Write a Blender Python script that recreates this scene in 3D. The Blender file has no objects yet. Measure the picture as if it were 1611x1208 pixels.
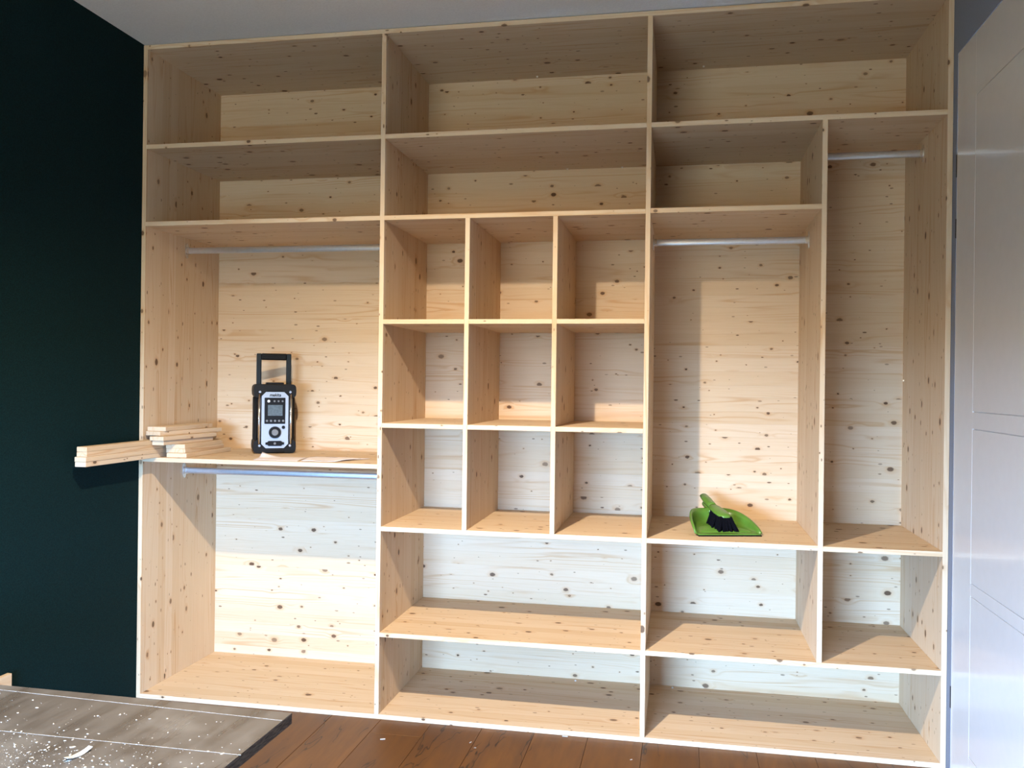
import bpy, bmesh, math, random
from mathutils import Matrix, Vector

random.seed(7)
scene = bpy.context.scene
COL = scene.collection

# ------------------------------------------------------------------ camera
cd = bpy.data.cameras.new('camera')
cd.sensor_width = 36.0
cd.lens = 1381.134 * 36.0 / 1611.0
cd.clip_start = 0.02
cam = bpy.data.objects.new('camera', cd)
COL.objects.link(cam)
RX = Vector((0.981812, 0.189478, 0.0119695))
FW = Vector((-0.1894986, 0.9818808, 0.0006072))
UP = Vector((-0.0116376, -0.0028644, 0.9999282))
cam.matrix_world = Matrix(((RX.x, UP.x, -FW.x, 1.87149),
                           (RX.y, UP.y, -FW.y, -2.78499),
                           (RX.z, UP.z, -FW.z, 1.11728),
                           (0, 0, 0, 1)))
scene.camera = cam

# ------------------------------------------------------------------ light
world = bpy.data.worlds.new('sky')
scene.world = world
world.use_nodes = True
bg = world.node_tree.nodes['Background']
bg.inputs[0].default_value = (0.310, 0.575, 1.0, 1)      # overcast daylight
bg.inputs[1].default_value = 164.0

WIN = (0.10, 1.55, 0.12, 2.05)      # window opening x0, x1, z0, z1 in the wall behind the camera
BLIND = 1.06                         # added glowing blind reaches down to this height
YF = -3.75                           # inner face of that wall
pl = bpy.data.lights.new('window_portal', 'AREA')
pl.shape = 'RECTANGLE'
pl.size = WIN[1] - WIN[0]
pl.size_y = BLIND - WIN[2]
pl.cycles.is_portal = True
po = bpy.data.objects.new('window_portal', pl)
po.location = ((WIN[0] + WIN[1]) / 2, YF - 0.02, (WIN[2] + BLIND) / 2)
po.rotation_euler = (math.pi / 2, 0, 0)
COL.objects.link(po)

scene.view_settings.view_transform = 'Standard'
scene.view_settings.look = 'None'
scene.view_settings.gamma = 1.0
scene.view_settings.use_curve_mapping = False
scene.view_settings.exposure = -0.05
scene.cycles.use_denoising = True
scene.cycles.diffuse_bounces = 6

LAMP = Vector((1.228, -1.607, 2.159))


# ------------------------------------------------------------------ helpers
def tag(o, label=None, cat=None, group=None, kind=None):
    if label: o['label'] = label
    if cat: o['category'] = cat
    if group: o['group'] = group
    if kind: o['kind'] = kind
    return o


def link(name, mesh, mat=None, parent=None, loc=(0, 0, 0), rot=None):
    o = bpy.data.objects.new(name, mesh)
    COL.objects.link(o)
    if mesh is not None and mat is not None:
        mesh.materials.append(mat)
    if parent is not None:
        o.parent = parent
    o.location = loc
    if rot is not None:
        o.rotation_euler = rot
    return o


def empty(name, loc, rz=0.0, parent=None):
    o = bpy.data.objects.new(name, None)
    o.empty_display_size = 0.05
    COL.objects.link(o)
    o.location = loc
    o.rotation_euler = (0, 0, rz)
    if parent is not None:
        o.parent = parent
    return o


def finish(bm, name, smooth=False):
    me = bpy.data.meshes.new(name)
    bmesh.ops.recalc_face_normals(bm, faces=bm.faces)
    bm.to_mesh(me)
    bm.free()
    if smooth:
        for p in me.polygons:
            p.use_smooth = True
    return me


def add_box(bm, a, b, bevel=0.0, seg=1, rot=None):
    """box from corner a to corner b added to bm"""
    r = bmesh.ops.create_cube(bm, size=1.0)
    vs = r['verts']
    c = [(a[i] + b[i]) / 2 for i in range(3)]
    s = [abs(b[i] - a[i]) for i in range(3)]
    for v in vs:
        v.co = Vector((v.co.x * s[0], v.co.y * s[1], v.co.z * s[2]))
    if bevel > 0:
        es = list({e for v in vs for e in v.link_edges})
        r2 = bmesh.ops.bevel(bm, geom=es, offset=bevel, segments=seg, affect='EDGES', profile=0.5)
        vs = list({v for f in r2['faces'] for v in f.verts} | {v for v in vs if v.is_valid})
    for v in vs:
        if rot is not None:
            v.co = rot @ v.co
        v.co += Vector(c)
    return vs


def box_mesh(name, a, b, bevel=0.0, seg=1):
    bm = bmesh.new()
    add_box(bm, a, b, bevel, seg)
    return finish(bm, name)


def add_cyl(bm, p, q, r0, r1=None, n=16, cap=True):
    p, q = Vector(p), Vector(q)
    if r1 is None: r1 = r0
    d = (q - p)
    z = d.normalized()
    x = z.orthogonal().normalized()
    y = z.cross(x)
    A, B = [], []
    for i in range(n):
        t = 2 * math.pi * i / n
        dirv = x * math.cos(t) + y * math.sin(t)
        A.append(bm.verts.new(p + dirv * r0))
        B.append(bm.verts.new(q + dirv * r1))
    for i in range(n):
        bm.faces.new((A[i], A[(i + 1) % n], B[(i + 1) % n], B[i]))
    if cap:
        bm.faces.new(list(reversed(A)))
        bm.faces.new(B)
    return A + B


def add_prism(bm, pts, y0, y1):
    """polygon pts (x, z) extruded from y0 to y1"""
    A = [bm.verts.new((x, y0, z)) for x, z in pts]
    B = [bm.verts.new((x, y1, z)) for x, z in pts]
    n = len(pts)
    bm.faces.new(A)
    bm.faces.new(list(reversed(B)))
    for i in range(n):
        bm.faces.new((A[i], B[i], B[(i + 1) % n], A[(i + 1) % n]))
    return A + B


# board orientations: local X runs along the grain, local Y across it, local Z through the thickness
ROT_SHELF = Matrix.Identity(3)
ROT_SIDE = Matrix(((0, 0, -1), (0, 1, 0), (1, 0, 0)))     # grain upright, width into depth
ROT_BACK = Matrix(((1, 0, 0), (0, 0, -1), (0, 1, 0)))     # grain level, width upright
ROT_STRIP = Matrix(((0, -1, 0), (1, 0, 0), (0, 0, 1)))    # grain running into the room


def board(name, a, b, rot, mat, parent=None, origin=(0, 0, 0), bevel=0.0007, rz=0.0):
    """a board filling the world box a..b, in the given orientation"""
    a, b = Vector(a), Vector(b)
    c = (a + b) / 2
    size = b - a
    R = Matrix.Rotation(rz, 3, 'Z') @ rot
    loc_size = Vector([abs(x) for x in (rot.transposed() @ size)])
    bm = bmesh.new()
    add_box(bm, -loc_size / 2, loc_size / 2, bevel)
    o = link(name, finish(bm, name), mat, parent, c - Vector(origin))
    o.rotation_euler = R.to_euler()
    return o


# ------------------------------------------------------------------ materials
def new_mat(name):
    m = bpy.data.materials.new(name)
    m.use_nodes = True
    nt = m.node_tree
    bsdf = nt.nodes['Principled BSDF']
    return m, nt, bsdf


class NT:
    """small helper around a node tree"""
    def __init__(s, nt): s.nt = nt
    def n(s, t, **kw):
        x = s.nt.nodes.new(t)
        for k, v in kw.items(): setattr(x, k, v)
        return x
    def put(s, sock, v):
        if isinstance(v, bpy.types.NodeSocket): s.nt.links.new(v, sock)
        else: sock.default_value = v
    def math(s, op, a, b=0.0, c=0.0, clamp=False):
        x = s.n('ShaderNodeMath', operation=op); x.use_clamp = clamp
        s.put(x.inputs[0], a); s.put(x.inputs[1], b); s.put(x.inputs[2], c)
        return x.outputs[0]
    def comb(s, x, y, z=0.0):
        c = s.n('ShaderNodeCombineXYZ')
        s.put(c.inputs[0], x); s.put(c.inputs[1], y); s.put(c.inputs[2], z)
        return c.outputs[0]
    def noise(s, vec, scale=1.0, detail=2.0, rough=0.5):
        x = s.n('ShaderNodeTexNoise')
        s.put(x.inputs['Vector'], vec); x.inputs['Scale'].default_value = scale
        x.inputs['Detail'].default_value = detail; x.inputs['Roughness'].default_value = rough
        return x.outputs['Fac']
    def step(s, v, lo, hi, a=0.0, b=1.0):
        x = s.n('ShaderNodeMapRange', interpolation_type='SMOOTHSTEP')
        s.put(x.inputs[0], v); s.put(x.inputs[1], lo); s.put(x.inputs[2], hi)
        s.put(x.inputs[3], a); s.put(x.inputs[4], b)
        return x.outputs[0]
    def mix(s, f, a, b, mode='MIX'):
        x = s.n('ShaderNodeMix', data_type='RGBA', blend_type=mode)
        s.put(x.inputs[0], f)
        for i, v in ((6, a), (7, b)):
            if isinstance(v, bpy.types.NodeSocket): s.nt.links.new(v, x.inputs[i])
            else: x.inputs[i].default_value = (*v, 1)
        return x.outputs[2]


def spruce(name, lam=0.046, knots=1.0, tone=(0.63, 0.487, 0.325), stave=False):
    m, nt, bsdf = new_mat(name)
    T = NT(nt)
    tc = T.n('ShaderNodeTexCoord')
    oi = T.n('ShaderNodeObjectInfo')
    R = oi.outputs['Random']
    sp = T.n('ShaderNodeSeparateXYZ')
    nt.links.new(tc.outputs['Object'], sp.inputs[0])
    x, y, z = sp.outputs
    yo = T.math('ADD', y, T.math('MULTIPLY', R, 23.0))
    if stave:
        idx = T.math('MULTIPLY', R, 977.0)
    else:
        idx = T.math('FLOOR', T.math('DIVIDE', yo, lam))
    wn = T.n('ShaderNodeTexWhiteNoise', noise_dimensions='2D')
    nt.links.new(T.comb(idx, T.math('MULTIPLY', R, 91.7)), wn.inputs['Vector'])
    v1 = wn.outputs['Value']
    wsep = T.n('ShaderNodeSeparateColor')
    nt.links.new(wn.outputs['Color'], wsep.inputs[0])
    v2, v3 = wsep.outputs[1], wsep.outputs[2]
    l = T.math('ADD', x, T.math('MULTIPLY', v1, 31.0))
    # knots: one chance per cell, longer along the grain than across it
    def knot_field(sx, sy, off, keep, rmin, rmax):
        vo = T.n('ShaderNodeTexVoronoi', voronoi_dimensions='2D', feature='F1')
        vo.inputs['Scale'].default_value = 1.0
        vo.inputs['Randomness'].default_value = 1.0
        nt.links.new(T.comb(T.math('MULTIPLY_ADD', l, sx, off), T.math('MULTIPLY_ADD', T.math('ADD', yo, z), sy, off * 1.7)), vo.inputs['Vector'])
        cs = T.n('ShaderNodeSeparateColor')
        nt.links.new(vo.outputs['Color'], cs.inputs[0])
        rad = T.math('MULTIPLY_ADD', T.math('POWER', cs.outputs[0], 2.2), rmax - rmin, rmin)
        kp = T.math('LESS_THAN', cs.outputs[1], keep)
        # wobble the outline
        d = T.math('ADD', vo.outputs['Distance'], T.math('MULTIPLY', T.math('SUBTRACT', T.noise(T.comb(T.math('MULTIPLY', l, 160.0), T.math('MULTIPLY', yo, 200.0)), 1.0, 1.0), 0.5), 0.035))
        return d, rad, kp, cs.outputs[2]
    d1, r1, k1, c1 = knot_field(7.5, 11.0, 0.0, 0.95 * knots, 0.018, 0.100)
    d2, r2, k2, c2 = knot_field(10.0, 26.0, 5.3, 0.5 * knots, 0.02, 0.085)
    core1 = T.math('MULTIPLY', T.step(d1, T.math('MULTIPLY', r1, 1.15), T.math('MULTIPLY', r1, 0.7)), k1)
    halo1 = T.math('MULTIPLY', T.step(d1, T.math('MULTIPLY', r1, 2.6), T.math('MULTIPLY', r1, 0.9)), k1)
    core2 = T.math('MULTIPLY', T.step(d2, T.math('MULTIPLY', r2, 1.15), T.math('MULTIPLY', r2, 0.6)), k2)
    # year rings: contour lines of a stretched noise, swerving round knots
    warp = T.math('MULTIPLY', T.math('MULTIPLY', T.step(d1, 0.35, 0.0), k1), T.math('MULTIPLY', r1, 1.0))
    n1 = T.noise(T.comb(T.math('MULTIPLY', l, 0.75), T.math('MULTIPLY_ADD', yo, 17.0, T.math('MULTIPLY', v1, 40.0)), T.math('MULTIPLY', z, 17.0)), 1.0, 1.5, 0.45)
    n1 = T.math('ADD', n1, warp)
    ring = T.math('MULTIPLY_ADD', T.math('SINE', T.math('MULTIPLY', n1, 68.0)), 0.5, 0.5)
    ring = T.math('POWER', ring, 3.5)
    figure = T.step(T.noise(T.comb(T.math('MULTIPLY', l, 1.8), T.math('MULTIPLY', yo, 24.0), 3.1), 1.0, 1.0), 0.42, 0.72)
    ring = T.math('MULTIPLY', ring, T.math('MULTIPLY_ADD', figure, 0.85, 0.10))
    fib = T.noise(T.comb(T.math('MULTIPLY', l, 9.0), T.math('MULTIPLY', yo, 420.0), T.math('MULTIPLY', z, 420.0)), 1.0, 2.0, 0.6)
    base = T.mix(v2, tone, (tone[0] * 1.05, tone[1] * 1.08, tone[2] * 1.14))
    base = T.mix(T.math('MULTIPLY', T.math('POWER', v3, 3.0), 0.32), base, (tone[0] * 0.86, tone[1] * 0.74, tone[2] * 0.58))
    base = T.mix(T.math('MULTIPLY', T.step(fib, 0.35, 0.75), 0.16), base, (tone[0] * 0.78, tone[1] * 0.66, tone[2] * 0.5))
    base = T.mix(T.math('MULTIPLY', ring, 0.55), base, (0.46, 0.235, 0.085))
    base = T.mix(T.math('MULTIPLY', halo1, 0.30), base, (0.50, 0.25, 0.09))
    base = T.mix(T.math('MULTIPLY', core1, T.math('MULTIPLY_ADD', c1, 0.35, 0.6)), base, (0.075, 0.034, 0.014))
    base = T.mix(T.math('MULTIPLY', core2, T.math('MULTIPLY_ADD', c2, 0.4, 0.5)), base, (0.10, 0.045, 0.018))
    nt.links.new(base, bsdf.inputs['Base Color'])
    bsdf.inputs['Roughness'].default_value = 0.62
    bsdf.inputs['Specular IOR Level'].default_value = 0.25
    return m


def plain(name, color, rough=0.5, metal=0.0, spec=0.5, coat=0.0, bump=0.0, bscale=200.0, var=0.0):
    m, nt, bsdf = new_mat(name)
    T = NT(nt)
    tc = T.n('ShaderNodeTexCoord')
    nz = T.noise(tc.outputs['Object'], bscale, 3.0)
    c = T.mix(T.step(nz, 0.3, 0.7), tuple(x * (1 - var) for x in color), tuple(min(1, x * (1 + var)) for x in color))
    nt.links.new(c, bsdf.inputs['Base Color'])
    bsdf.inputs['Roughness'].default_value = rough
    bsdf.inputs['Metallic'].default_value = metal
    bsdf.inputs['Specular IOR Level'].default_value = spec
    bsdf.inputs['Coat Weight'].default_value = coat
    if bump > 0:
        b = T.n('ShaderNodeBump')
        b.inputs['Strength'].default_value = bump
        b.inputs['Distance'].default_value = 0.002
        nt.links.new(nz, b.inputs['Height'])
        nt.links.new(b.outputs[0], bsdf.inputs['Normal'])
    return m


M_WOOD = spruce('spruce_panel')
M_STAVE = spruce('spruce_stave', stave=True)
M_STRIP = spruce('spruce_strip', knots=0.5, stave=True)
M_GREEN = plain('green_wall_paint', (0.0030, 0.0150, 0.0165), 0.85, bump=0.35, bscale=260.0, var=0.25, spec=0.08)
M_GREY = plain('blue_grey_wall_paint', (0.21, 0.235, 0.29), 0.75, bump=0.2, bscale=220.0, var=0.04, spec=0.2)
M_WHITE = plain('white_wall_paint', (0.50, 0.49, 0.47), 0.8, bump=0.2, bscale=180.0, var=0.03, spec=0.2)
M_CEIL = plain('ceiling_paint', (0.70, 0.71, 0.70), 0.85, bump=0.25, bscale=150.0, var=0.03, spec=0.2)
M_DOOR = plain('white_lacquer', (0.60, 0.61, 0.62), 0.22, spec=0.5, coat=0.3, bscale=30.0, var=0.01)
M_BLACK = plain('black_plastic', (0.0035, 0.0035, 0.0038), 0.4, spec=0.22, bscale=60.0, var=0.15)
M_RUBBER = plain('black_rubber', (0.0045, 0.0042, 0.004), 0.55, spec=0.2, bump=0.2, bscale=300.0, var=0.2)
M_PETROL = plain('dark_petrol_plastic', (0.0035, 0.0085, 0.011), 0.45, spec=0.25, bscale=60.0, var=0.15)
M_SILVER = plain('silver_plastic', (0.36, 0.42, 0.50), 0.4, spec=0.5, bscale=400.0, var=0.03)
M_LCD = plain('lcd_screen', (0.10, 0.13, 0.145), 0.25, spec=0.5, bscale=160.0, var=0.12)
M_CHROME = plain('chrome', (0.78, 0.78, 0.78), 0.18, metal=1.0, bscale=20.0, var=0.02)
M_ALU = plain('aluminium_tube', (0.62, 0.65, 0.70), 0.34, metal=0.85, bscale=90.0, var=0.03)
M_ZINC = plain('zinc_bracket', (0.74, 0.75, 0.76), 0.25, metal=0.9, bscale=90.0, var=0.03)
M_GREYP = plain('grey_plastic', (0.16, 0.165, 0.17), 0.45, bscale=60.0, var=0.05)
M_WHITEP = plain('white_plastic', (0.8, 0.8, 0.8), 0.4, bscale=60.0, var=0.02)
M_LIME = plain('green_plastic', (0.090, 0.195, 0.024), 0.32, spec=0.5, bscale=25.0, var=0.10)
M_BRISTLE = plain('black_bristles', (0.003, 0.003, 0.005), 0.9, spec=0.05, bscale=300.0, var=0.3)
M_PAPER = plain('white_paper', (0.80, 0.74, 0.74), 0.8, bscale=15.0, var=0.03)
M_INK = plain('dark_ink', (0.10, 0.08, 0.14), 0.7, bscale=15.0, var=0.05)
M_DUST = plain('sawdust', (0.46, 0.46, 0.43), 0.9, bscale=300.0, var=0.1)
M_KERF = plain('dusty_saw_line', (0.30, 0.30, 0.29), 0.9, bscale=300.0, var=0.2)
M_DARK = plain('dark_gap', (0.01, 0.01, 0.01), 0.8, bscale=50.0, var=0.1)
M_STEEL = plain('screw_steel', (0.85, 0.85, 0.85), 0.3, metal=0.6, bscale=50.0, var=0.02)


def film_ply():
    m, nt, bsdf = new_mat('film_faced_plywood')
    T = NT(nt)
    tc = T.n('ShaderNodeTexCoord')
    sp = T.n('ShaderNodeSeparateXYZ')
    nt.links.new(tc.outputs['Object'], sp.inputs[0])
    x, y, z = sp.outputs
    st = T.noise(T.comb(T.math('MULTIPLY', x, 22.0), T.math('MULTIPLY', y, 3.0), 0.0), 1.0, 3.0, 0.6)
    cl = T.noise(tc.outputs['Object'], 5.0, 4.0, 0.6)
    c = T.mix(T.step(st, 0.3, 0.7), (0.062, 0.055, 0.048), (0.100, 0.095, 0.090))
    c = T.mix(T.math('MULTIPLY', T.step(cl, 0.42, 0.68), 0.55), c, (0.18, 0.185, 0.188))
    nt.links.new(c, bsdf.inputs['Base Color'])
    bsdf.inputs['Roughness'].default_value = 0.42
    nt.links.new(T.step(st, 0.2, 0.8, 0.22, 0.40), bsdf.inputs['Roughness'])
    bsdf.inputs['Specular IOR Level'].default_value = 0.6
    return m


def ply_edge():
    m, nt, bsdf = new_mat('plywood_edge')
    T = NT(nt)
    tc = T.n('ShaderNodeTexCoord')
    sp = T.n('ShaderNodeSeparateXYZ')
    nt.links.new(tc.outputs['Object'], sp.inputs[0])
    x, y, z = sp.outputs
    s = T.noise(T.comb(T.math('MULTIPLY', x, 60.0), T.math('MULTIPLY', y, 60.0), T.math('MULTIPLY', z, 500.0)), 1.0, 3.0)
    c = T.mix(T.step(s, 0.3, 0.7), (0.045, 0.033, 0.023), (0.19, 0.14, 0.095))
    nt.links.new(c, bsdf.inputs['Base Color'])
    bsdf.inputs['Roughness'].default_value = 0.8
    return m


def oak_plank():
    m, nt, bsdf = new_mat('oak_laminate')
    T = NT(nt)
    tc = T.n('ShaderNodeTexCoord')
    oi = T.n('ShaderNodeObjectInfo')
    R = oi.outputs['Random']
    sp = T.n('ShaderNodeSeparateXYZ')
    nt.links.new(tc.outputs['Object'], sp.inputs[0])
    x, y, z = sp.outputs
    yy = T.math('MULTIPLY_ADD', R, 40.0, y)
    g = T.noise(T.comb(T.math('MULTIPLY_ADD', R, 9.0, T.math('MULTIPLY', x, 42.0)), T.math('MULTIPLY', yy, 3.2)), 1.0, 5.0, 0.62)
    big = T.noise(T.comb(T.math('MULTIPLY', x, 11.0), T.math('MULTIPLY', yy, 2.4), R), 1.0, 2.0)
    rg = T.math('MULTIPLY_ADD', T.math('SINE', T.math('MULTIPLY', T.noise(T.comb(T.math('MULTIPLY', x, 9.0), T.math('MULTIPLY', yy, 1.6), R), 1.0, 2.0), 60.0)), 0.5, 0.5)
    crack = T.math('MULTIPLY', T.step(T.math('ABSOLUTE', T.math('SUBTRACT', T.noise(T.comb(T.math('MULTIPLY', x, 13.0), T.math('MULTIPLY', yy, 2.6), 7.0), 1.0, 3.0), 0.5)), 0.012, 0.0), T.step(big, 0.5, 0.6))
    c = T.mix(R, (0.118, 0.045, 0.008), (0.158, 0.063, 0.012))
    c = T.mix(T.math('MULTIPLY', T.step(g, 0.35, 0.75), 0.55), c, (0.075, 0.030, 0.009))
    c = T.mix(T.math('MULTIPLY', rg, 0.22), c, (0.09, 0.038, 0.011))
    c = T.mix(T.math('MULTIPLY', T.step(big, 0.45, 0.75), 0.45), c, (0.07, 0.028, 0.009))
    c = T.mix(T.math('MULTIPLY', crack, 0.9), c, (0.012, 0.006, 0.003))
    nt.links.new(c, bsdf.inputs['Base Color'])
    bsdf.inputs['Roughness'].default_value = 0.48
    bsdf.inputs['Specular IOR Level'].default_value = 0.35
    return m


M_FILL_BLIND = plain('beige_fill_glow', (0.6, 0.5, 0.35), 0.9, bscale=300.0, var=0.05)
_b = M_FILL_BLIND.node_tree.nodes['Principled BSDF']
_b.inputs['Emission Color'].default_value = (1.0, 0.70, 0.36, 1)     # blind made to emit, added warm fill for the upper shelves
_b.inputs['Emission Strength'].default_value = 7.6
M_PLY = film_ply()
M_PLYE = ply_edge()
M_OAK = oak_plank()

# ------------------------------------------------------------------ wardrobe measures (metres)
T_ = 0.0153
DEP = 0.5012
HT = 2.295
X1, X2, X3, X4 = 0.0, 0.8797, 1.7549, 2.6338
X5, XW1, XW2 = 2.2823, 1.1724, 1.4619
ZA, ZB, ZC1 = 1.9297, 1.6588, 0.8311
ZC, ZD, ZE, ZF = 1.3135, 0.9686, 0.6245, 0.2726
XR = X4 + T_ + 0.001       # right wall surface

# ------------------------------------------------------------------ the room
CEIL = HT + 0.003
YB = DEP + 0.03
fl = link('floor', box_mesh('floor', (-0.1, YF - 0.1, -0.12), (XR + 0.1, YB + 0.1, -0.010)), M_WHITE)
tag(fl, 'oak laminate floor of wide brown planks running up to the wardrobe', 'floor', kind='structure')
pw = 0.172
k0 = 0.905 - 6 * pw
rnd = random.Random(3)
for k in range(17):
    x0, x1 = k0 + k * pw, k0 + (k + 1) * pw
    x0, x1 = max(x0, 0.0), min(x1, XR)
    if x1 - x0 < 0.01: continue
    y = 0.0 - (0.112 if k == 6 else rnd.uniform(0.45, 1.2))
    spans = [(y, 0.04)]
    while y > YF:
        y2 = max(y - 1.285, YF)
        spans.append((y2, y)); y = y2
    for (ya, yb) in spans:
        if yb - ya < 0.02: continue
        bm = bmesh.new()
        add_box(bm, (-(x1 - x0) / 2 + 0.0005, -(yb - ya) / 2 + 0.0005, -0.010), ((x1 - x0) / 2 - 0.0005, (yb - ya) / 2 - 0.0005, 0.0), 0.0008)
        link('plank', finish(bm, 'plank'), M_OAK, fl, ((x0 + x1) / 2, (ya + yb) / 2, 0))

o = link('ceiling', box_mesh('ceiling', (-0.1, YF - 0.1, CEIL), (XR + 0.1, YB + 0.1, CEIL + 0.1)), M_CEIL)
tag(o, 'plain light grey painted ceiling above the wardrobe', 'ceiling', kind='structure')
o = link('wall_left', box_mesh('wall_left', (-0.1, YF, -0.01), (-0.001, YB, CEIL)), M_GREEN)
tag(o, 'very dark green painted wall left of the wardrobe', 'wall', kind='structure')
o = link('wall_back', box_mesh('wall_back', (-0.1, YB, -0.01), (XR + 0.1, YB + 0.1, CEIL)), M_WHITE)
tag(o, 'wall hidden behind the wardrobe back panels', 'wall', kind='structure')

DY0, DY1, DZ = -0.040, -0.865, 2.093     # door opening in the right wall
bm = bmesh.new()
add_box(bm, (XR, DY0 + 0.004, -0.01), (XR + 0.1, YB, CEIL))
add_box(bm, (XR, DY1, DZ + 0.003), (XR + 0.1, DY0 + 0.004, CEIL))
add_box(bm, (XR, YF, -0.01), (XR + 0.1, DY1, CEIL))
o = link('wall_right', finish(bm, 'wall_right'), M_GREY)
tag(o, 'blue grey painted wall around the white door', 'wall', kind='structure')

bm = bmesh.new()
add_box(bm, (-0.1, YF - 0.1, -0.01), (WIN[0], YF, CEIL))
add_box(bm, (WIN[1], YF - 0.1, -0.01), (XR + 0.1, YF, CEIL))
add_box(bm, (WIN[0], YF - 0.1, -0.01), (WIN[1], YF, WIN[2]))
add_box(bm, (WIN[0], YF - 0.1, WIN[3]), (WIN[1], YF, CEIL))
o = link('wall_front', finish(bm, 'wall_front'), M_WHITE)
tag(o, 'white wall with the window, behind the camera', 'wall', kind='structure')

wr = empty('window_1', ((WIN[0] + WIN[1]) / 2, YF - 0.06, WIN[2]))
tag(wr, 'white framed window in the wall facing the wardrobe', 'window', kind='structure')
ww, wh = WIN[1] - WIN[0], WIN[3] - WIN[2]
bm = bmesh.new()
f = 0.05
add_box(bm, (-ww / 2, -0.03, 0), (-ww / 2 + f, 0.03, wh))
add_box(bm, (ww / 2 - f, -0.03, 0), (ww / 2, 0.03, wh))
add_box(bm, (-ww / 2, -0.03, 0), (ww / 2, 0.03, f))
add_box(bm, (-ww / 2, -0.03, wh - f), (ww / 2, 0.03, wh))
link('window_frame', finish(bm, 'window_frame'), M_WHITEP, wr)
link('fill_blind', box_mesh('fill_blind', (-ww / 2, 0.034, BLIND - WIN[2]), (ww / 2, 0.036, wh)), M_FILL_BLIND, wr)  # unseen glowing panel, added to lift the top compartments

gp = link('garden_ground', box_mesh('garden_ground', (-12, -26, -0.35), (14, YF - 0.12, -0.3)), plain('garden_grass', (0.035, 0.045, 0.02), 0.9, bscale=4.0, var=0.2))
tag(gp, 'flat grassy ground outside the window', 'ground', kind='structure')

# door
dr = empty('door_1', (XR, DY0, 0.0))
tag(dr, 'glossy white panelled door right of the wardrobe', 'door', kind='structure')
def dbox(name, y0, y1, z0, z1, x0, x1, mat=M_DOOR, bev=0.0015):
    return link(name, box_mesh(name, (x0, y0 - DY0, z0), (x1, y1 - DY0, z1), bev), mat, dr)
dbox('door_leaf', DY1 + 0.002, DY0, 0.006, DZ, 0.003, 0.040)
SY, SY2 = -0.203, -0.705
G = 0.0011
rows = [(1.058, 1.920), (0.592, 1.011), (0.120, 0.556)]
dbox('door_stile', SY + G, DY0, 0.006, DZ, -0.0005, 0.0035, bev=0.0005)
dbox('door_stile', DY1 + 0.002, SY2 - G, 0.006, DZ, -0.0005, 0.0035, bev=0.0005)
zz = [DZ] + [v for r in rows for v in (r[1], r[0])] + [0.006]
for i in range(0, len(zz), 2):
    dbox('door_rail', SY2 - G, SY + G, zz[i + 1] + (G if i < len(zz) - 2 else 0), zz[i] - (G if i > 0 else 0), -0.0005, 0.0035, bev=0.0005)
for (a, b) in rows:
    dbox('door_panel', SY2 + G, SY - G, a + G, b - G, -0.0005, 0.0035, bev=0.0005)
for (a, b, y) in ((1.735, 1.801, -0.0355), (1.558, 1.614, -0.0355), (0.193, 0.256, -0.0355)):  # dark boxes painted in for the shaded gaps beside the leaf
    link('hinge_gap_shade', box_mesh('hinge_gap_shade', (-0.0014, y - DY0 - 0.0035, a), (0.002, y - DY0 + 0.003, b), 0.0006), M_DARK, dr)

# ceiling lamp that lights the shelves (just above the picture)
lr = empty('ceiling_lamp', (LAMP.x, LAMP.y, CEIL))
tag(lr, 'small white ceiling spot lamp above the plywood table', 'lamp')
AIM = (Vector((1.16, -0.54, 0.0)) - LAMP).normalized()
hp = Vector((0, 0, LAMP.z - CEIL))              # lens position below the ceiling
bm = bmesh.new(); add_cyl(bm, (0, 0, -0.022), (0, 0, 0), 0.045, n=24)
link('canopy', finish(bm, 'canopy'), M_WHITEP, lr)
bm = bmesh.new(); add_cyl(bm, hp - AIM * 0.06, (0, 0, -0.02), 0.007, n=12)
link('stem', finish(bm, 'stem'), M_WHITEP, lr)
bm = bmesh.new(); add_cyl(bm, hp - AIM * 0.085, hp - AIM * 0.028, 0.026, 0.034, n=24)
link('lamp_head', finish(bm, 'lamp_head'), M_WHITEP, lr)
ld = bpy.data.lights.new('lamp_light', 'SPOT')
ld.energy = 385.0
ld.color = (1.0, 0.82, 0.62)
ld.spot_size = math.radians(116)
ld.spot_blend = 1.0
ld.shadow_soft_size = 0.022
lo = bpy.data.objects.new('lamp_light', ld)
COL.objects.link(lo)
lo.parent = lr
lo.location = hp
lo.rotation_euler = AIM.to_track_quat('-Z', 'Y').to_euler()

# ------------------------------------------------------------------ wardrobe
WO = (1.3245, 0.0, 0.0)
wd = empty('built_in_wardrobe', WO)
tag(wd, 'wall to wall built-in wardrobe of pale knotty spruce boards with open compartments', 'wardrobe')
def wb(name, a, b, rot, bevel=0.0007):
    return board(name, a, b, rot, M_WOOD, wd, WO, bevel)
wb('side_panel', (X1, 0, 0), (X1 + T_, DEP, HT), ROT_SIDE)
wb('side_panel', (X4, 0, 0), (X4 + T_, DEP, HT), ROT_SIDE)
for x in (X2, X3):
    wb('partition', (x, 0, T_), (x + T_, DEP, HT - T_), ROT_SIDE)
wb('divider', (X5, 0, ZF + T_), (X5 + T_, DEP, ZA), ROT_SIDE)
for x in (XW1, XW2):
    wb('divider', (x, 0, ZE + T_), (x + T_, DEP, ZB), ROT_SIDE)
wb('top_board', (X1 + T_, 0, HT - T_), (X4, DEP, HT), ROT_SHELF)
wb('bottom_board', (X1 + T_, 0, 0), (X4, DEP, T_), ROT_SHELF)
def shelf(xa, xb, z):
    return wb('shelf', (xa + T_, 0, z), (xb, DEP, z + T_), ROT_SHELF)
for z in (ZA, ZB, ZC1): shelf(X1, X2, z)
for z in (ZA, ZB, ZE, ZF): shelf(X2, X3, z)
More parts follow.
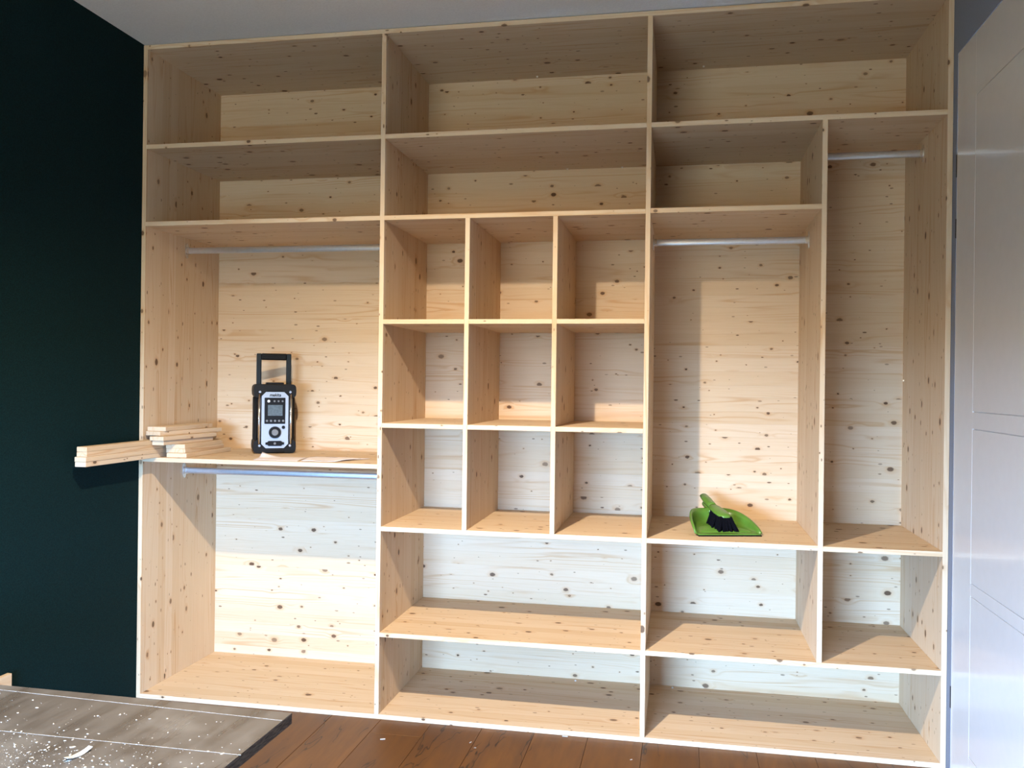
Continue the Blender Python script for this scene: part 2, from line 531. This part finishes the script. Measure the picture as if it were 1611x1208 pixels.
for z in (ZC, ZD):
    for xa, xb in ((X2, XW1), (XW1, XW2), (XW2, X3)): shelf(xa, xb, z)
shelf(X3, X4, ZA); shelf(X3, X5, ZB + 0.0015); shelf(X3, X5, ZE + 0.0004); shelf(X5, X4, ZE - 0.0007); shelf(X3, X4, ZF)

# back: edge-glued staves, one by one
rs = random.Random(11)
for xa, xb in ((X1 + T_ * 0.4, X2 + T_ * 0.5), (X2 + T_ * 0.5, X3 + T_ * 0.5), (X3 + T_ * 0.5, X4 + T_ * 0.6)):
    bp = empty('back_panel', ((xa + xb) / 2 - WO[0], DEP, 0.0), parent=wd)
    z = 0.002
    while z < HT - 0.002:
        w = rs.uniform(0.042, 0.052)
        z2 = min(z + w, HT - 0.002)
        if HT - 0.002 - z2 < 0.02: z2 = HT - 0.002
        dy = rs.uniform(0.0, 0.00025)
        st = board('stave', (xa, DEP + dy, z + 0.00005), (xb, DEP + 0.018, z2 - 0.00005), ROT_BACK, M_STAVE, bp, ((xa + xb) / 2, DEP, 0.0), 0.00015)
        z = z2

# small screw heads
for (p, n) in (((1.324, 0.478, HT - T_), (0, 0, -1)), ((1.937, 0.469, HT - T_), (0, 0, -1)), ((1.442, 0.488, ZA), (0, 0, -1)),
               ((1.646, 0.490, ZA), (0, 0, -1)), ((1.496, 0.477, T_), (0, 0, 1)), ((1.852, 0.481, T_), (0, 0, 1)), ((X4, 0.484, 1.147), (-1, 0, 0))):
    bm = bmesh.new()
    p, n = Vector(p), Vector(n)
    add_cyl(bm, (0, 0, 0), n * 0.0035, 0.0042, 0.0028, 10)
    link('screw', finish(bm, 'screw'), M_STEEL, wd, p - Vector(WO))

# clothes rails: oval tube held by two oval brackets
def oval(bm, x0, x1, ry, rz, n=20):
    A, B = [], []
    for i in range(n):
        t = 2 * math.pi * i / n
        y = (abs(math.cos(t)) ** 0.75) * math.copysign(1, math.cos(t)) * ry
        z = (abs(math.sin(t)) ** 0.75) * math.copysign(1, math.sin(t)) * rz
        A.append(bm.verts.new((x0, y, z))); B.append(bm.verts.new((x1, y, z)))
    for i in range(n):
        bm.faces.new((A[i], A[(i + 1) % n], B[(i + 1) % n], B[i]))
    bm.faces.new(A); bm.faces.new(list(reversed(B)))
def rail(xa, xb, z, y=0.262):
    L = xb - xa
    bm = bmesh.new()
    oval(bm, -L / 2 + 0.003, L / 2 - 0.003, 0.0075, 0.0118)
    r = link('clothes_rail', finish(bm, 'clothes_rail'), M_ALU, wd, ((xa + xb) / 2 - WO[0], y, z))
    for s in (-1, 1):
        bm = bmesh.new()
        xw = s * L / 2
        oval(bm, xw, xw - s * 0.0035, 0.0105, 0.0285)
        oval(bm, xw - s * 0.0035, xw - s * 0.013, 0.0095, 0.0140)
        b = link('rail_bracket', finish(bm, 'rail_bracket'), M_ZINC, r)
rail(X1 + T_, X2, 1.611)
rail(X1 + T_, X2, 0.7765)
rail(X3 + T_, X5, 1.6085)
rail(X5 + T_, X4, 1.8825)

# ------------------------------------------------------------------ wooden strips piled on the left shelf
ZS = ZC1 + T_
tl = 0.0155
def strip(a, b, label, rz=0.0):
    o = board('wooden_strip', a, b, ROT_STRIP, M_STRIP, None, (0, 0, 0), 0.0013, rz)
    tag(o, label, 'wood strip', 'spruce offcuts piled on the left shelf')
    return o
strip((0.033, -0.376, ZS), (0.071, 0.46, ZS + tl), 'long spruce strip jutting out past the green wall, lowest of four')
strip((0.033, -0.378, ZS + tl), (0.0725, 0.45, ZS + 2 * tl), 'long spruce strip jutting out past the green wall, second from bottom of four')
strip((0.034, -0.370, ZS + 2 * tl), (0.0695, 0.44, ZS + 3 * tl), 'long spruce strip jutting out past the green wall, third from bottom of four')
strip((0.035, -0.371, ZS + 3 * tl), (0.070, 0.40, ZS + 4 * tl), 'long spruce strip jutting out past the green wall, topmost of four')
zq = ZS
strip((0.0905, 0.022, zq), (0.166, 0.345, zq + T_), 'wide short spruce offcut lying lowest in the pile beside the long strips', 0.02)
strip((0.0800, 0.036, zq + T_), (0.153, 0.315, zq + 2 * T_), 'wide short spruce offcut second from bottom of the shelf pile', 0.02)
strip((0.0790, 0.036, zq + 2 * T_), (0.152, 0.300, zq + 3 * T_), 'wide short spruce offcut third from bottom of the shelf pile', 0.02)
strip((0.0808, -0.035, zq + 3 * T_), (0.1270, 0.262, zq + 4 * T_), 'narrow spruce offcut fourth from bottom of the shelf pile', -0.06)
strip((0.0795, -0.045, zq + 4 * T_ + 0.0009), (0.135, 0.270, zq + 5 * T_), 'narrow spruce offcut fifth from bottom of the shelf pile', -0.07)
strip((0.046, 0.000, zq + 5 * T_), (0.108, 0.335, zq + 6 * T_), 'spruce offcut just under the topmost one of the shelf pile', -0.15)
strip((0.022, 0.015, zq + 6 * T_), (0.093, 0.330, zq + 7 * T_), 'topmost pale spruce offcut of the pile on the left shelf', 0.0)

# board standing on edge along the green wall, behind the plywood
o = board('spare_board', (0.0005, -1.75, 0.0), (0.0155, -0.605, 0.281), Matrix(((0, 0, 1), (1, 0, 0), (0, 1, 0))), M_WOOD)
tag(o, 'pale board standing on edge against the dark green wall', 'board')

# ------------------------------------------------------------------ site radio
rd = empty('site_radio', (0.366, 0.300, ZS), math.radians(30))
tag(rd, 'black and silver site radio with tall handle standing on the left shelf', 'radio')
RW, RH, RDp = 0.150, 0.262, 0.165
link('body', box_mesh('body', (-0.066, 0.006, 0.010), (0.066, RDp - 0.006, RH - 0.012), 0.010, 3), M_BLACK, rd)
def bumper(sx, sz):
    bm = bmesh.new()
    cx, cz = sx * 0.054, (0.026 if sz < 0 else RH - 0.026)
    pts = []
    R0 = 0.026
    for i in range(16):
        t = 2 * math.pi * i / 16
        px, pz = math.cos(t), math.sin(t)
        px = math.copysign(abs(px) ** 0.6, px) * R0 * 0.92
        pz = math.copysign(abs(pz) ** 0.6, pz) * R0
        pts.append((cx + px, cz + pz))
    add_prism(bm, pts, -0.004, RDp)
    b = link('corner_bumper', finish(bm, 'corner_bumper'), M_RUBBER, rd)
    bm = bmesh.new()
    add_cyl(bm, (sx * 0.0555, -0.0075, cz - sz * 0.004), (sx * 0.0555, -0.003, cz - sz * 0.004), 0.0046, 0.0046, 14)
    link('bumper_screw', finish(bm, 'bumper_screw'), M_ZINC, b)
for sx in (-1, 1):
    for sz in (-1, 1):
        bumper(sx, sz)
for z0, z1 in ((0.0015, 0.020), (RH - 0.030, RH - 0.001)):
    link('bumper_bar', box_mesh('bumper_bar', (-0.05, -0.003, z0), (0.05, RDp - 0.004, z1), 0.004, 2), M_RUBBER, rd)
link('top_ridge', box_mesh('top_ridge', (-0.030, 0.02, RH - 0.004), (0.034, 0.10, RH + 0.006), 0.002), M_BLACK, rd)
for sx in (-1, 1):
    bm = bmesh.new()
    add_cyl(bm, (sx * 0.0575, -0.008, 0.036), (sx * 0.0575, -0.008, 0.224), 0.0040, n=14)
    link('guard_bar', finish(bm, 'guard_bar', True), M_CHROME, rd)
    bm = bmesh.new()
    add_box(bm, (sx * 0.064, 0.018, 0.045), (sx * 0.072, RDp - 0.018, RH - 0.045), 0.003)
    for j in range(6):
        yy = 0.028 + j * 0.021
        add_box(bm, (sx * 0.071, yy, 0.050), (sx * 0.0745, yy + 0.008, RH - 0.050), 0.001)
    link('speaker_grille', finish(bm, 'speaker_grille'), M_RUBBER, rd)
bm = bmesh.new()
c = 0.016
add_prism(bm, [(-0.049 + c, 0.0205), (0.049 - c, 0.0205), (0.049, 0.0205 + c), (0.049, 0.232 - c), (0.049 - c, 0.232), (-0.049 + c, 0.232), (-0.049, 0.232 - c), (-0.049, 0.0205 + c)], -0.006, 0.012)
fp = link('front_plate', finish(bm, 'front_plate'), M_SILVER, rd)
dp = link('display_panel', box_mesh('display_panel', (-0.0385, -0.0085, 0.112), (0.0375, -0.004, 0.2105), 0.0015), M_BLACK, rd)
link('screen', box_mesh('screen', (-0.0265, -0.0095, 0.1425), (0.0275, -0.008, 0.1835), 0.0006), M_LCD, dp)
for i in range(5):
    bm = bmesh.new(); add_cyl(bm, (-0.0295 + i * 0.0148, -0.0105, 0.1235), (-0.0295 + i * 0.0148, -0.008, 0.1235), 0.0042, n=12)
    link('button', finish(bm, 'button'), M_GREYP, dp)
for i, xx in enumerate((-0.0235, -0.0025, 0.0122, 0.0270)):
    bm = bmesh.new(); add_cyl(bm, (xx, -0.0105, 0.1975), (xx, -0.008, 0.1975), 0.0050 if i == 0 else 0.0036, n=12)
    b = link('button', finish(bm, 'button'), M_WHITEP if i == 0 else M_GREYP, dp)
    if i == 0: b['label'] = 'white round power button'
bm = bmesh.new(); add_cyl(bm, (0.000, -0.014, 0.080), (0.000, -0.004, 0.080), 0.0215, 0.0228, 28)
dl = link('tuning_dial', finish(bm, 'tuning_dial'), M_BLACK, rd)
bm = bmesh.new(); add_cyl(bm, (0.000, -0.019, 0.080), (0.000, -0.013, 0.080), 0.0115, 0.0130, 24)
link('dial_knob', finish(bm, 'dial_knob'), M_GREYP, dl)
bm = bmesh.new(); add_cyl(bm, (0.031, -0.009, 0.099), (0.031, -0.004, 0.099), 0.0062, n=16)
link('jack_cap', finish(bm, 'jack_cap'), M_BLACK, rd)
bm = bmesh.new()
add_prism(bm, [(-0.034, 0.034), (-0.027, 0.0335), (-0.023, 0.0290), (0.023, 0.0290), (0.027, 0.0335), (0.034, 0.034), (0.034, 0.042), (0.027, 0.0435), (0.023, 0.048), (-0.023, 0.048), (-0.027, 0.0435), (-0.034, 0.042)], -0.0105, -0.004)
pc = link('port_cover', finish(bm, 'port_cover'), M_BLACK, rd)
bm = bmesh.new(); add_cyl(bm, (0, -0.013, 0.0385), (0, -0.010, 0.0385), 0.0045, n=12)
link('cover_latch', finish(bm, 'cover_latch'), M_GREYP, pc)
hd = empty('handle', (0, 0.085, RH - 0.02), parent=rd)
for sx in (-1, 1):
    link('handle_post', box_mesh('handle_post', (sx * 0.0645, -0.013, 0.0), (sx * 0.0465, 0.013, 0.137), 0.003, 2), M_PETROL, hd)
bm = bmesh.new()
add_box(bm, (-0.0475, -0.012, 0.112), (0.0475, 0.012, 0.1375), 0.004, 2)
for j in range(3):
    add_box(bm, (-0.044, -0.0145, 0.1155 + j * 0.0075), (0.044, 0.0, 0.1190 + j * 0.0075), 0.001)
link('grip', finish(bm, 'grip'), M_BLACK, hd)
# maker's lettering on the silver plate
tcv = bpy.data.curves.new('lettering', 'FONT')
tcv.body = 'makita'
tcv.size = 0.0160
tcv.shear = 0.22
tcv.offset = 0.00045
tcv.extrude = 0.0002
tcv.align_x = 'CENTER'
tcv.space_character = 0.98
to = bpy.data.objects.new('lettering_curve', tcv)
COL.objects.link(to)
bpy.context.view_layer.update()
tm = bpy.data.meshes.new_from_object(to.evaluated_get(bpy.context.evaluated_depsgraph_get()))
bpy.data.objects.remove(to)
link('lettering', tm, M_BLACK, fp, (0.0, -0.0064, 0.2155), (math.pi / 2, 0, 0))

# ------------------------------------------------------------------ papers in front of the radio
def sheet(name, pts, label, curl=None, amp=0.0015, lines=()):
    """pts: four plan corners in order; a gently buckled sheet with thickness"""
    n = 14
    bm = bmesh.new()
    P = [Vector(p) for p in pts]
    g = []
    for i in range(n + 1):
        row = []
        for j in range(n + 1):
            u, v = i / n, j / n
            q = P[0] * (1 - u) * (1 - v) + P[1] * u * (1 - v) + P[2] * u * v + P[3] * (1 - u) * v
            z = 0.0008 + amp * (1 + math.sin(u * 7 + v * 4)) * 0.5 * (4 * v * (1 - v) + 0.25)
            if curl:
                cu, cv, r, h = curl
                dd = math.hypot(u - cu, v - cv)
                if dd < r: z += h * (1 - dd / r) ** 1.4
            row.append(bm.verts.new((q.x, q.y, z)))
        g.append(row)
    for i in range(n):
        for j in range(n):
            bm.faces.new((g[i][j], g[i + 1][j], g[i + 1][j + 1], g[i][j + 1]))
    cx = sum(p.x for p in P) / 4; cy = sum(p.y for p in P) / 4
    for v in bm.verts: v.co -= Vector((cx, cy, 0))
    me = finish(bm, name, True)
    o = link(name, me, M_PAPER, None, (cx, cy, ZS))
    md = o.modifiers.new('thickness', 'SOLIDIFY'); md.thickness = 0.0003; md.offset = 1
    tag(o, label, 'paper')
    for (a, b) in lines:
        bm = bmesh.new()
        a, b = Vector((a[0] - cx, a[1] - cy, 0)), Vector((b[0] - cx, b[1] - cy, 0))
        ang = math.atan2((b - a).y, (b - a).x)
        add_box(bm, (-(b - a).length / 2, -0.0012, 0), ((b - a).length / 2, 0.0012, 0.0003), 0, 1, Matrix.Rotation(ang, 3, 'Z'))
        link('pencil_line', finish(bm, 'pencil_line'), M_INK, o, (a + b) / 2 + Vector((0, 0, 0.0026)))
    return o
sheet('paper_sheet', [(0.425, 0.018), (0.590, 0.012), (0.560, 0.165), (0.400, 0.135)], 'white paper sheet with curled corner in front of the radio', (0.0, 1.0, 0.42, 0.018), 0.001)
sheet('paper_sheet', [(0.600, 0.020), (0.720, 0.030), (0.790, 0.190), (0.570, 0.215)], 'pinkish creased paper drawing on the left shelf, right of the radio', None, 0.004,
      [((0.62, 0.19), (0.76, 0.165)), ((0.63, 0.035), (0.71, 0.045))])

# ------------------------------------------------------------------ dustpan and hand brush
ZP = ZE + T_ + 0.0004
ang = math.atan2(0.151 - 0.086, 2.125 - 1.929) * 0.8
dpn = empty('dustpan', (2.027, 0.110, ZP), ang)
tag(dpn, 'lime green plastic dustpan with black lip on the wardrobe shelf', 'dustpan')
LW = 0.104
def pan_outline(n):
    """from left lip corner round the back to right lip corner: (x, y, wall height)"""
    out = []
    for i in range(n + 1):
        t = math.pi * (1 - i / n)
        cx, sy = math.cos(t), math.sin(t)
        x = math.copysign(abs(cx) ** 0.55, cx) * LW * (1 - 0.10 * sy)
        y = 0.006 + abs(sy) ** 0.75 * 0.170
        h = 0.004 + 0.056 * (abs(sy) ** 0.62)
        if cx < 0: h = 0.004 + 0.056 * min(1.0, (abs(sy) * 1.25) ** 0.42)
        out.append((x, y, h))
    return out
ol = pan_outline(36)
bm = bmesh.new()
prof = [(0.84, 0.0), (0.94, 0.06), (0.985, 0.3), (1.0, 0.65), (1.03, 1.0), (1.06, 1.0), (1.06, 0.90)]
rings = []
for (s, hh) in prof:
    rings.append([bm.verts.new((x * s, 0.0 + y * (s if y > 0.02 else 1.0), 0.003 + 0.010 * min(1, y / 0.17) * (1 - hh) + h * hh)) for (x, y, h) in ol])
for a, b in zip(rings, rings[1:]):
    for i in range(len(a) - 1):
        bm.faces.new((a[i], a[i + 1], b[i + 1], b[i]))
inner = rings[0]
cen = [bm.verts.new((v.co.x, 0.004, 0.0025)) for v in inner]
for i in range(len(inner) - 1):
    if (cen[i].co - inner[i].co).length < 1e-5 and (cen[i + 1].co - inner[i + 1].co).length < 1e-5: continue
    bm.faces.new((cen[i], cen[i + 1], inner[i + 1], inner[i]))
bmesh.ops.remove_doubles(bm, verts=bm.verts, dist=0.0004)
pan = link('pan', finish(bm, 'pan', True), M_LIME, dpn)
md = pan.modifiers.new('thickness', 'SOLIDIFY'); md.thickness = 0.0022; md.offset = 1
link('lip_front', box_mesh('lip_front', (-0.1005, -0.004, 0.0026), (0.1035, 0.022, 0.0072), 0.0015), M_LIME, dpn)
link('rubber_lip', box_mesh('rubber_lip', (-0.1015, -0.010, 0.0), (0.1045, 0.016, 0.0032), 0.0008), M_RUBBER, dpn)
bm = bmesh.new()
add_box(bm, (-0.019, 0.165, 0.048), (0.006, 0.250, 0.062), 0.005, 2)
for v in bm.verts: v.co.z += max(0, v.co.y - 0.175) * 0.22
link('pan_handle', finish(bm, 'pan_handle', True), M_LIME, dpn)

br = empty('hand_brush', (2.027, 0.110, ZP), ang)
tag(br, 'green hand brush with black bristles lying in the dustpan', 'brush')
# handle and head run along local y, tilted down towards the lip
def loft(bm, secs, n=14):
    """secs: (centre, half width, half height) along y"""
    rr = []
    for (c, hw, hh) in secs:
        rr.append([bm.verts.new((c[0] + math.cos(2 * math.pi * i / n) * hw, c[1], c[2] + math.sin(2 * math.pi * i / n) * hh)) for i in range(n)])
    for a, b in zip(rr, rr[1:]):
        for i in range(n):
            bm.faces.new((a[i], a[(i + 1) % n], b[(i + 1) % n], b[i]))
    bm.faces.new(rr[0]); bm.faces.new(list(reversed(rr[-1])))
bm = bmesh.new()
loft(bm, [((-0.007, 0.270, 0.096), 0.004, 0.003), ((-0.007, 0.265, 0.0945), 0.0145, 0.009), ((-0.006, 0.225, 0.085), 0.0170, 0.011), ((-0.004, 0.185, 0.075), 0.0150, 0.0105), ((-0.002, 0.170, 0.072), 0.0140, 0.009)])
link('brush_handle', finish(bm, 'brush_handle', True), M_LIME, br)
bm = bmesh.new()
loft(bm, [((-0.003, 0.174, 0.073), 0.012, 0.007), ((0.000, 0.160, 0.069), 0.020, 0.0085), ((0.006, 0.120, 0.060), 0.024, 0.0085), ((0.010, 0.080, 0.053), 0.022, 0.008), ((0.012, 0.066, 0.050), 0.012, 0.005)])
link('brush_head', finish(bm, 'brush_head', True), M_LIME, br)
bm = bmesh.new()
rb = random.Random(5)
for i in range(11):
    for j in range(7):
        u, v = i / 10 - 0.5, j / 6
        top = Vector((0.005 + v * 0.005 + u * 0.036, 0.150 - v * 0.078, 0.066 - v * 0.016))
        bot = Vector((0.005 + v * 0.006 + u * 0.066 + rb.uniform(-.003, .003), 0.152 - v * 0.115 + rb.uniform(-.003, .003), 0.016 - v * 0.0095))
        mid = top.lerp(bot, 0.5) + Vector((u * -0.006, 0, 0.002))
        add_cyl(bm, top, mid, 0.0036, 0.0044, 6)
        add_cyl(bm, mid, bot, 0.0044, 0.0034, 6)
link('bristles', finish(bm, 'bristles'), M_BRISTLE, br)

# ------------------------------------------------------------------ plywood work table in the foreground
TZ = 0.55
tb = empty('work_table', (0.63, -1.70, 0.0), math.radians(-1.0))
tag(tb, 'brown film-faced plywood sheet laid on trestles as work table', 'table')
def tl_(x, y, z=0.0):      # world plan to table local
    return Matrix.Rotation(math.radians(1.0), 3, 'Z') @ Vector((x - 0.63, y + 1.70, z))
cr = tl_(1.2225, -1.3765)
bx0, bx1, by0, by1 = -0.58, cr.x, -0.36, cr.y
bm = bmesh.new()
add_box(bm, (bx0, by0, TZ - 0.0022), (bx1, by1, TZ), 0.0004)
sh = link('plywood_sheet', finish(bm, 'plywood_sheet'), M_PLY, tb)
bm = bmesh.new()
zc = TZ - 0.0022
for i in range(8):            # plies, alternately a hair proud
    e = 0.0006 if i % 2 else 0.0
    add_box(bm, (bx0 + e, by0 + e, zc - 0.0021), (bx1 - e, by1 - e, zc))
    zc -= 0.0021
link('veneer_core', finish(bm, 'veneer_core'), M_PLYE, tb)
for (a, b) in (((0.62, -1.3875), (1.2215, -1.4125)), ((0.62, -1.5505), (1.2215, -1.5525))):
    a, b = tl_(*a), tl_(*b)
    an = math.atan2(b.y - a.y, b.x - a.x)
    bm = bmesh.new()
    add_box(bm, (-(b - a).length / 2, -0.0006, -0.0004), ((b - a).length / 2, 0.0006, 0.0003), 0, 1, Matrix.Rotation(an, 3, 'Z'))
    m_ = (a + b) / 2
    link('saw_line', finish(bm, 'saw_line'), M_KERF, tb, (m_.x, m_.y, TZ))
zt = TZ - 0.0022 - 8 * 0.0021
for xx in (-0.45, 0.25):
    tr = empty('trestle', (xx, -0.10, 0.0), parent=tb)
    link('trestle_beam', box_mesh('trestle_beam', (-0.03, -0.22, zt - 0.07), (0.03, 0.22, zt), 0.002), M_STRIP, tr)
    for sx in (-1, 1):
        for yy in (-0.17, 0.17):
            bm = bmesh.new()
            add_box(bm, (-0.016, -0.022, 0.0), (0.016, 0.022, zt - 0.02), 0.001)
            for v in bm.verts: v.co.x += sx * (0.03 + (zt - v.co.z) * 0.22); v.co.y += yy
            link('leg', finish(bm, 'leg'), M_STRIP, tr)

# sawdust and crumbs on the sheet: beyond counting
bm = bmesh.new()
rc = random.Random(21)
def flake(bm, x, y, z, s, el=1.0):
    a = rc.uniform(0, math.pi)
    n = rc.choice((4, 5, 5, 6))
    h = s * rc.uniform(0.25, 0.5)
    up, dn = [], []
    for i in range(n):
        t = 2 * math.pi * i / n
        px, py = math.cos(t) * s * el * rc.uniform(0.7, 1.2), math.sin(t) * s * rc.uniform(0.7, 1.2)
        qx, qy = px * math.cos(a) - py * math.sin(a), px * math.sin(a) + py * math.cos(a)
        dn.append(bm.verts.new((x + qx, y + qy, z))); up.append(bm.verts.new((x + qx * .8, y + qy * .8, z + h)))
    bm.faces.new(up)
    for i in range(n): bm.faces.new((dn[i], dn[(i + 1) % n], up[(i + 1) % n], up[i]))
cnt = 0
while cnt < 1300:
    x, y = rc.uniform(0.62, 1.21), rc.uniform(-1.70, -1.39)
    dens = 0.015 + 0.985 * min(1, max(0, (-1.50 - y) / 0.13)) ** 1.5 * min(1, max(0.0, (1.24 - x) / 0.34)) + 0.05 * (y < -1.43)
    if rc.random() > dens: continue
    p = tl_(x, y)
    if not (bx0 < p.x < bx1 - 0.004 and by0 < p.y < by1 - 0.004): continue
    s = 0.0004 + 0.0017 * rc.random() ** 4
    flake(bm, x - 0.9, y + 1.55, 0.0, s, rc.choice((1, 1, 1, 1.6, 2.4)))
    cnt += 1
sd = link('sawdust', finish(bm, 'sawdust'), M_DUST, None, (0.9, -1.55, TZ))
tag(sd, 'pale sawdust and crumbs strewn over the plywood table', 'sawdust', kind='stuff')

# one larger shaving on the table
bm = bmesh.new()
sec = []
for i in range(9):
    t = i / 8 - 0.5
    z = 0.0006 + 0.004 * t * t * 4
    w = 0.0055 * (1 - 0.5 * abs(t))
    sec.append((bm.verts.new((t * 0.046, -w, z)), bm.verts.new((t * 0.046, w, z + 0.0006)), bm.verts.new((t * 0.046, w, z + 0.0012)), bm.verts.new((t * 0.046, -w, z + 0.0008))))
for a, b in zip(sec, sec[1:]):
    for i in range(4): bm.faces.new((a[i], a[(i + 1) % 4], b[(i + 1) % 4], b[i]))
bm.faces.new(sec[0]); bm.faces.new(list(reversed(sec[-1])))
o = link('wood_shaving', finish(bm, 'wood_shaving'), M_DUST, None, (0.985, -1.607, TZ), (0, 0, math.radians(80)))
tag(o, 'large pale curled wood shaving on the plywood table', 'shaving')

# a few chips on the oak floor
chips = [((0.965, -0.156), 0.008, 0.35, 'pale wood chip on the floor nearest the plywood table'),
         ((1.239, -0.119), 0.005, 1.2, 'small pale wood chip on the floor below the nine cubby holes'),
         ((1.521, -0.0085), 0.009, 0.03, 'white wood sliver on the floor touching the wardrobe front'),
         ((1.737, -0.137), 0.004, 0.7, 'tiny pale wood chip on the floor farthest right'),
         ((1.262, -0.155), 0.0035, 0.2, 'tiny pale wood crumb on the floor in front of another chip')]
for (x, y), s, a, lb in chips:
    bm = bmesh.new()
    add_box(bm, (-s, -s * 0.28, 0), (s, s * 0.28, s * 0.3), s * 0.08)
    for v in bm.verts: v.co.y *= 1 + 20 * v.co.x
    o = link('wood_chip', finish(bm, 'wood_chip'), M_DUST, None, (x, y, 0.0), (0, 0, a))
    tag(o, lb, 'wood chip', 'wood chips on the floor')
